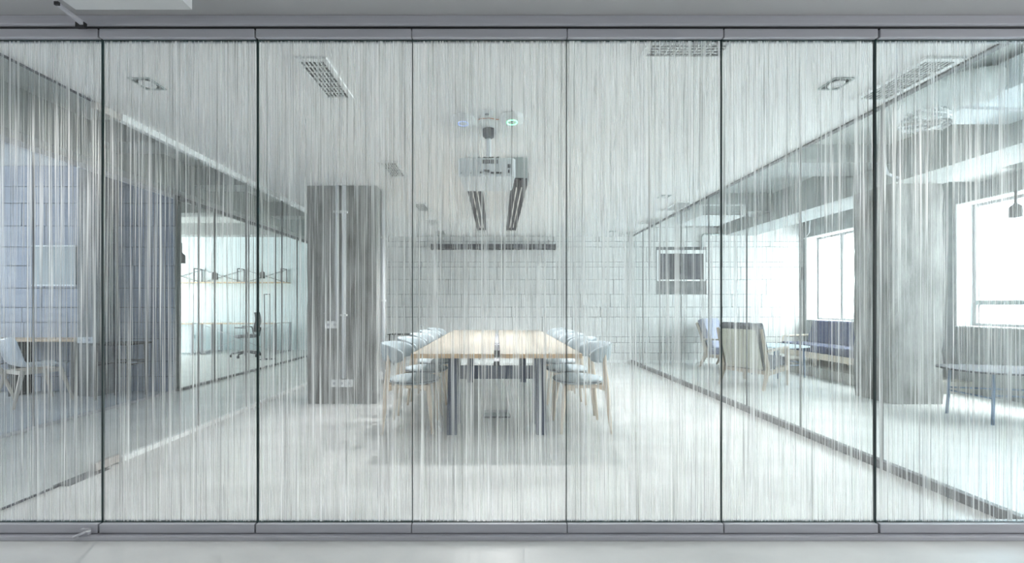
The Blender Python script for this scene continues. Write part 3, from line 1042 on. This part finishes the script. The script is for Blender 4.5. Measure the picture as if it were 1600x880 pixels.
# small black console by the back wall
t = thing('side_table', 'small black side table by the back wall behind the chairs', 'table', (-1.72, 7.25, 0))
box('top', M_BLACK, -0.30, 0.30, -0.18, 0.18, 0.60, 0.615, t)
for sx in (-0.26, 0.26):
    for sy in (-0.15, 0.15):
        tubeobj('leg', M_BLACK, [(sx, sy, 0), (sx, sy, 0.6)], 0.009, t, 8)
box('rail', M_BLACK, -0.27, 0.27, -0.16, -0.145, 0.30, 0.315, t)

# ---------------------------------------------------------------- lounge furniture
def make_armchair(loc, rz, label, backm, cushm):
    t = thing('armchair', label, 'armchair', loc, rz, group='wooden armchairs in the lounge')

    def slab(name, m, p0, p1, th, y0, y1, parent=t, bev=0.02):
        """upholstered slab between two side-view points"""
        d = Vector((p1[0] - p0[0], p1[1] - p0[1]))
        n = Vector((-d.y, d.x)).normalized() * th
        bm = bmesh.new()
        prism(bm, [(p0[0], p0[1]), (p1[0], p1[1]), (p1[0] + n.x, p1[1] + n.y), (p0[0] + n.x, p0[1] + n.y)], 'y', y0, y1)
        return obj(name, bm, m, parent, None, bev, 3)
    slab('seat_cushion', cushm, (0.36, 0.30), (-0.22, 0.245), -0.12, -0.265, 0.265)
    slab('back_cushion', cushm, (-0.20, 0.34), (-0.42, 0.87), -0.11, -0.265, 0.265)
    slab('back_panel', backm, (-0.245, 0.27), (-0.452, 0.82), 0.022, -0.235, 0.235, bev=0.005)
    for s in (-1, 1):
        y0, y1 = s * 0.285 - 0.016, s * 0.285 + 0.016
        sd = bmesh.new()
        prism(sd, [(0.335, 0.0), (0.362, 0.0), (0.385, 0.50), (0.375, 0.55), (0.33, 0.56), (0.325, 0.50)], 'y', y0, y1)
        obj('front_leg', sd, M_WOODG, t, None, 0.006)
        sd = bmesh.new()
        prism(sd, [(-0.375, 0.0), (-0.345, 0.0), (-0.195, 0.245), (-0.20, 0.31), (-0.40, 0.83), (-0.425, 0.82), (-0.265, 0.30)], 'y', y0, y1)
        obj('rear_leg', sd, M_WOODG, t, None, 0.006)
        sd = bmesh.new()
        prism(sd, [(0.38, 0.535), (0.36, 0.565), (-0.30, 0.535), (-0.29, 0.51)], 'y', y0 - 0.012, y1 + 0.012)
        obj('armrest', sd, M_WOODG, t, None, 0.008)
        sd = bmesh.new()
        prism(sd, [(0.34, 0.22), (0.34, 0.285), (-0.21, 0.245), (-0.235, 0.19)], 'y', y0, y1)
        obj('side_rail', sd, M_WOODG, t, None, 0.005)
    box('cross_rail', M_WOODG, 0.31, 0.335, -0.27, 0.27, 0.23, 0.28, t)
    box('cross_rail', M_WOODG, -0.245, -0.22, -0.27, 0.27, 0.2, 0.25, t)
    return t


make_armchair((3.715, 5.56, 0), math.radians(32), 'wooden armchair with beige back panel, its back turned to the glass', M_LINEN, M_GREYF)
make_armchair((4.225, 7.02, 0), math.radians(-59), 'wooden armchair with lavender cushions facing the glass by the block wall', M_GREYF, mat('lavender_grey_fabric', (0.34, 0.36, 0.47), 0.9, 0.08, 30, 0, 0.1, 300))

# platform and sofa
struct(box('platform', M_PLAT, 5.08, XW, 4.95, YB, 0.0, 0.155), 'low boarded window platform below the sofa', 'platform')
t = thing('sofa', 'navy sofa with pale wooden frame under the lounge window', 'sofa', (5.25, 5.15, 0.155))
SL = 1.95
box('frame', M_ASH, 0.0, 0.66, 0.0, SL, 0.11, 0.21, t, 0.006)
for k in range(2):
    y0 = k * SL / 2
    box('seat_cushion', M_NAVY, -0.02, 0.50, y0 + 0.012, y0 + SL / 2 - 0.012, 0.21, 0.335, t, 0.03, 3)
    bm = bmesh.new()
    prism(bm, [(0.46, 0.33), (0.60, 0.33), (0.70, 0.72), (0.58, 0.72)], 'y', y0 + 0.012, y0 + SL / 2 - 0.012)
    obj('back_cushion', bm, M_NAVY, t, None, 0.025, 3)
for x in (0.05, 0.6):
    for y in (0.12, SL / 2 + 0.25, SL - 0.12):
        tubeobj('leg', M_ASH, [(x - 0.01, y, 0), (x, y, 0.115)], [0.016, 0.022], t, 10)
for y in (-0.03, SL + 0.03):
    tubeobj('armrest', M_ASH, [(0.05, y, 0.2), (0.06, y, 0.40), (0.09, y, 0.43), (0.60, y, 0.45)], 0.018, t, 10)


def wire_table(label, loc, rz, tops, h, topm, legm, legs, rail):
    t = thing('coffee_table', label, 'coffee table', loc, rz)
    bm = bmesh.new()
    n = 40
    poly = []
    for i in range(n):
        a = 2 * PI * i / n
        cx, sy = math.cos(a), math.sin(a)
        poly.append((tops[0] * (abs(cx) ** 0.62) * (1 if cx > 0 else -1), tops[1] * (abs(sy) ** 0.62) * (1 if sy > 0 else -1)))
    prism(bm, poly, 'z', h - 0.018, h)
    obj('top', bm, topm, t, None, 0.004)
    for lx, ly in legs:
        tubeobj('leg', legm, [(lx * 1.06, ly * 1.06, 0), (lx, ly, h - 0.018)], 0.012, t, 10)
    m = len(legs)
    for i in range(m):
        a, b = legs[i], legs[(i + 1) % m]
        k0 = 1.06 - 0.06 * rail / h
        tubeobj('rail', legm, [(a[0] * k0, a[1] * k0, rail + 0.03 * (i % 2)), (b[0] * k0, b[1] * k0, rail + 0.03 * (i % 2))], 0.008, t, 8)
    return t


wire_table('round-cornered pale blue coffee table between the armchair and the sofa', (4.58, 6.28, 0), 0.3, (0.40, 0.36), 0.50, M_PALEBLUE, M_BLUELEG, [(-0.27, 0.2), (0.27, 0.24), (0.24, -0.25), (-0.25, -0.2)], 0.20)
wire_table('dark topped low table with blue legs beside the grey pillar', (5.08, 3.78, 0), -0.25, (0.52, 0.32), 0.51, M_DARK, M_BLUELEG, [(-0.36, 0.18), (-0.30, -0.20), (0.30, -0.20), (0.36, 0.18)], 0.25)


def pendant(label, x, y, zb, zc, s=1.0):
    t = thing('pendant_lamp', label, 'pendant lamp', (x, y, zc), group='bottle-shaped grey pendant lamps')
    bm = bmesh.new()
    lathe(bm, [(0.0, 0.165 * s), (0.012 * s, 0.165 * s), (0.018 * s, 0.15 * s), (0.05 * s, 0.118 * s), (0.052 * s, 0.0), (0.045 * s, 0.0), (0.044 * s, 0.1 * s)], 20, (0, 0, zb - zc))
    obj('shade', bm, M_LAMP, t)
    tubeobj('cord', M_LAMP, [(0, 0, zb - zc + 0.16 * s), (0, 0, 0)], 0.004, t, 6)
    tubeobj('stem', M_LAMP, [(0, 0, zb - zc + 0.16 * s), (0, 0, zb - zc + 0.30 * s)], 0.012 * s, t, 8)
    return t


pendant('grey pendant lamp in front of the large lounge window', px(1587, 4.30), 4.30, 2.13, ZS)
pendant('nearest of the grey pendant lamps in the bright office', px(283, 5.75), 5.75, 1.78, ZS)
pendant('middle of the grey pendant lamps in the bright office', px(335.5, 7.5), 7.5, 1.655, ZS)
pendant('farthest of the grey pendant lamps in the bright office', px(410, 8.3), 8.3, 1.74, ZS)

# ---------------------------------------------------------------- ceiling services in the lounge
t = thing('ceiling_air_unit', 'white ducted air unit with front grille under the lounge ceiling', 'air conditioner', (3.30, 5.60, 2.45))
box('casing', M_WHITE, -0.34, 0.33, 0.0, 0.70, 0.0, 0.17, t, 0.006)
box('grille_cavity', M_GRILL, -0.29, 0.29, -0.004, 0.0, 0.02, 0.15, t)
bm = bmesh.new()
for k in range(7):
    z = 0.03 + 0.018 * k
    bx(bm, -0.29, 0.29, -0.014, -0.004, z, z + 0.008)
stuff(obj('louvres', bm, M_WHITE, t))
for x in (-0.28, 0.28):
    for y in (0.08, 0.6):
        tubeobj('hanger', M_ALU, [(x, y, 0.17), (x, y, ZS - 2.45)], 0.006, t, 6)
t = thing('ceiling_duct_box', 'pale sheet metal duct box under the lounge slab', 'duct', (3.95, 2.75, 2.74))
box('casing', M_PLASTB, -0.16, 0.58, 0.0, 0.65, 0.0, 0.22, t, 0.006)
box('flange', M_WHITE, -0.18, 0.60, -0.02, 0.0, -0.01, 0.23, t)
for x in (-0.1, 0.5):
    tubeobj('hanger', M_ALU, [(x, 0.1, 0.22), (x, 0.1, ZS - 2.74)], 0.006, t, 6)
    tubeobj('hanger', M_ALU, [(x, 0.55, 0.22), (x, 0.55, ZS - 2.74)], 0.006, t, 6)
t = thing('ceiling_flexible_duct', 'white flexible duct with crumpled foil end under the lounge slab', 'duct', (3.3, 2.9, 2.6))
bm = bmesh.new()
P = []
Rr = []
for k in range(46):
    a = k / 45
    ang = a * PI * 0.55
    P.append((0.50 - 0.46 * math.sin(ang) ** 1.0, 0.05 + 0.3 * a * 0.4, 0.235 - 0.20 * (1 - math.cos(ang))))
    Rr.append(0.125 + (0.005 if k % 2 else -0.004))
tube(bm, P, Rr, 24)
obj('hose', bm, M_WHITE, t, None, 0, 0, True)
bm = bmesh.new()
rf = random.Random(3)
rows = []
for i in range(9):
    rows.append([bm.verts.new((0.06 + (0.13 + rf.uniform(-0.012, 0.012)) * math.cos(2 * PI * j / 18) * (1 + 0.05 * i), 0.11 + (0.12 + rf.uniform(-0.012, 0.012)) * math.sin(2 * PI * j / 18), 0.04 - 0.012 * i + rf.uniform(-0.012, 0.012))) for j in range(18)])
for a, b in zip(rows[:-1], rows[1:]):
    for j in range(18):
        bm.faces.new((a[j], a[(j + 1) % 18], b[(j + 1) % 18], b[j]))
obj('foil_collar', bm, M_FOIL, t)
tubeobj('hanger', M_ALU, [(0.3, 0.1, 0.33), (0.3, 0.1, ZS - 2.6)], 0.006, t, 6)
tag(tubeobj('conduit', M_PIPE, [(3.62, 3.05, 2.72), (4.2, 3.0, 2.66), (4.55, 2.95, 2.62)], 0.012, None, 8), 'white conduit running from the flexible duct to the long beam', 'pipe')
tag(tubeobj('conduit', M_PIPE, [(4.40, 4.36, ZS - 0.01), (4.41, 4.36, 2.72), (4.44, 4.36, 2.64), (4.52, 4.36, 2.60), (4.62, 4.36, 2.585), (5.1, 4.36, 2.575)], 0.014, None, 8), 'white bent conduit at the top of the lounge pillar', 'pipe')
t = thing('ceiling_cable_loop', 'thin white cable loop hanging below the lounge beam', 'cable', (5.5, 6.9, 2.4))
tubeobj('cable', M_PIPE, [(-0.12, 0, 0.4), (-0.12, 0, 0.05), (-0.06, 0, -0.06), (0.04, 0, -0.05), (0.12, 0, 0.06), (0.14, 0, 0.4)], 0.006, t, 6)

# ---------------------------------------------------------------- dim left room
def shell_chair(label, loc, rz, shellm, legm):
    t = thing('shell_chair', label, 'chair', loc, rz)
    bm = bmesh.new()
    prof = [(0.24, 0.43), (0.10, 0.415), (-0.06, 0.42), (-0.16, 0.45), (-0.215, 0.53), (-0.245, 0.64), (-0.275, 0.78)]
    rows = []
    for i, (x, z) in enumerate(prof):
        wv = 0.21 + 0.02 * math.sin(i / 6 * PI)
        rows.append([bm.verts.new((x + 0.05 * (j / 4) ** 2 * (1 if i > 3 else 0), j / 4 * wv, z + 0.03 * (j / 4) ** 2)) for j in range(-4, 5)])
    for a, b in zip(rows[:-1], rows[1:]):
        for j in range(8):
            f = bm.faces.new((a[j], a[j + 1], b[j + 1], b[j]))
            f.smooth = True
    o = obj('shell', bm, shellm, t)
    so = o.modifiers.new('solid', 'SOLIDIFY')
    so.thickness = 0.018
    sb = o.modifiers.new('sub', 'SUBSURF')
    sb.levels = sb.render_levels = 1
    for sx in (-1, 1):
        for sy in (-1, 1):
            tubeobj('leg', legm, [(sx * 0.24, sy * 0.24, 0), (sx * 0.15, sy * 0.17, 0.40)], [0.012, 0.022], t, 10)
    for s in (-1, 1):
        box('apron', legm, -0.15, 0.15, s * 0.17 - 0.012, s * 0.17 + 0.012, 0.36, 0.405, t)
        box('apron', legm, s * 0.15 - 0.012, s * 0.15 + 0.012, -0.17, 0.17, 0.36, 0.405, t)
    return t


shell_chair('white shell chair with pale wooden legs in the dim left room', (-5.42, 4.50, 0), math.radians(70), M_PLAST, M_ASH)
shell_chair('dark shell chair at the left edge behind the tinted partition', (-6.05, 4.40, 0), math.radians(85), M_GREYF, M_ASH)
t = thing('desk', 'long wooden desk along the block wall of the dim left room', 'desk', (-6.1, 4.93, 0))
box('top', M_OAK, -0.85, 0.84, -0.15, 0.15, 0.69, 0.72, t)
for x in (-0.8, 0.0, 0.79):
    box('leg', M_BLACK, x - 0.02, x + 0.02, -0.12, 0.12, 0, 0.69, t)
wire_table('black wire-legged side table behind the tinted partition', (-4.66, 4.78, 0), 0.1, (0.27, 0.2), 0.68, M_BLACK, M_BLACK, [(-0.17, 0.12), (-0.17, -0.14), (0.17, -0.14), (0.17, 0.12)], 0.42)
t = thing('wall_board', 'pale blue-grey notice board on the block wall of the dim room', 'board', (-5.85, YD - 0.012, 1.42))
box('panel', M_CAB, -0.28, 0.28, -0.01, 0.004, 0, 0.5, t)
box('frame', M_WHITE, -0.29, 0.29, -0.02, 0.004, -0.02, 0.0, t)
box('frame', M_WHITE, -0.29, 0.29, -0.02, 0.004, 0.5, 0.52, t)

# ---------------------------------------------------------------- bright office
def desk(label, x0, x1, y, side_panel):
    t = thing('desk', label, 'desk', ((x0 + x1) / 2, y, 0))
    h = (x1 - x0) / 2
    tp = box('top', M_WHITE, -h, h, 0, 0.7, 0.715, 0.74, t)
    box('edge_band', M_OAK, -h, h, -0.004, 0.0, 0.715, 0.74, tp)
    for x in (-h + 0.03, h - 0.03):
        for yy in (0.03, 0.67):
            box('leg', M_ALU, x - 0.02, x + 0.02, yy - 0.02, yy + 0.02, 0, 0.715, t)
        box('foot_rail', M_ALU, x - 0.018, x + 0.018, 0.05, 0.65, 0.01, 0.04, t)
    if side_panel:
        box('modesty_panel', M_OFFW, -h + 0.05, h - 0.05, 0.05, 0.07, 0.05, 0.715, t)
    else:
        tubeobj('brace', M_ALU, [(-h + 0.05, 0.03, 0.70), (h - 0.05, 0.03, 0.05)], 0.007, t, 6)
        tubeobj('brace', M_ALU, [(-h + 0.05, 0.045, 0.05), (h - 0.05, 0.045, 0.70)], 0.007, t, 6)
    return t


desk('white desk with crossed metal braces in the bright office', -6.96, -5.17, 9.0, False)
desk('white desk with closed front panel in the bright office', -8.75, -7.05, 8.9, True)
# office chair
t = thing('office_chair', 'grey mesh office chair on castors behind the braced desk', 'office chair', (-5.62, 8.62, 0), math.radians(200))
bm = bmesh.new()
lathe(bm, [(0, 0.43), (0.2, 0.43), (0.24, 0.46), (0.22, 0.49), (0, 0.50)], 24)
obj('seat', bm, M_GREYF, t)
bm = bmesh.new()
rows = []
for i in range(9):
    z = 0.56 + 0.44 * i / 8
    wv = 0.22 * (1 - 0.25 * abs(i / 8 - 0.4))
    rows.append([bm.verts.new((-0.23 - 0.05 * math.sin(i / 8 * PI * 0.8) + 0.05 * (j / 4) ** 2, wv * j / 4, z)) for j in range(-4, 5)])
for a, b in zip(rows[:-1], rows[1:]):
    for j in range(8):
        f = bm.faces.new((a[j], a[j + 1], b[j + 1], b[j])); f.smooth = True
o = obj('backrest', bm, M_DARK, t)
so = o.modifiers.new('solid', 'SOLIDIFY'); so.thickness = 0.025
tubeobj('gas_post', M_DARK, [(0, 0, 0.1), (0, 0, 0.43)], 0.025, t, 12)
tubeobj('back_post', M_DARK, [(-0.1, 0, 0.44), (-0.25, 0, 0.47), (-0.28, 0, 0.66)], 0.018, t, 8)
for k in range(5):
    a = 2 * PI * k / 5
    lg = tubeobj('leg', M_DARK, [(0, 0, 0.12), (0.29 * math.cos(a), 0.29 * math.sin(a), 0.075)], [0.025, 0.016], t, 8)
    tubeobj('castor', M_BLACK, [(0.29 * math.cos(a) - 0.02, 0.29 * math.sin(a), 0.031), (0.29 * math.cos(a) + 0.02, 0.29 * math.sin(a), 0.031)], 0.03, lg, 12)
for s in (-1, 1):
    tubeobj('armrest', M_DARK, [(-0.1, s * 0.24, 0.46), (-0.05, s * 0.27, 0.66), (0.15, s * 0.27, 0.67)], 0.014, t, 8)
# shelf with wire braces on the far wall
t = thing('wall_shelf', 'long wall shelf with crossed wire braces on the bright office wall', 'shelf', (-7.1, 9.98, 1.75))
box('board', M_OAK, -1.7, 1.75, -0.28, 0.0, -0.02, 0.0, t)
for i in range(4):
    x = -1.65 + i * 1.1
    for y in (-0.27, -0.01):
        box('upright', M_DARK, x - 0.01, x + 0.01, y - 0.008, y + 0.008, 0.0, 0.34, t)
    box('upright', M_DARK, x - 0.01, x + 0.01, -0.27, -0.01, 0.33, 0.35, t)
    if i < 3:
        tubeobj('brace', M_DARK, [(x, -0.01, 0.0), (x + 1.1, -0.01, 0.33)], 0.006, t, 6)
        tubeobj('brace', M_DARK, [(x, -0.01, 0.33), (x + 1.1, -0.01, 0.0)], 0.006, t, 6)
t = thing('cabinet', 'plain grey cabinet against the bright office end wall', 'cabinet', (-3.60, 9.62, 0))
box('body', M_CAB, -0.60, 0.60, 0, 0.36, 0, 1.63, t)
box('door', M_CAB, -0.59, -0.005, -0.018, 0.0, 0.03, 1.6, t)
box('door', M_CAB, 0.005, 0.59, -0.018, 0.0, 0.03, 1.6, t)
t = thing('frame_stand', 'slim upright metal frame stand beside the office chair', 'stand', (-4.90, 8.20, 0))
tubeobj('post', M_DARK, [(-0.06, 0, 0.0), (-0.06, 0, 1.39)], 0.009, t, 8)
tubeobj('post', M_DARK, [(0.06, 0, 0.0), (0.06, 0, 1.39)], 0.009, t, 8)
tubeobj('top_bar', M_DARK, [(-0.06, 0, 1.39), (0.06, 0, 1.39)], 0.009, t, 8)
box('base', M_DARK, -0.12, 0.12, -0.1, 0.1, 0, 0.012, t)
socket('wall_socket', 'white socket strip on the bright office wall under the shelf', (-8.0, 9.996, 0.35), 0.28, 0.09, 4)
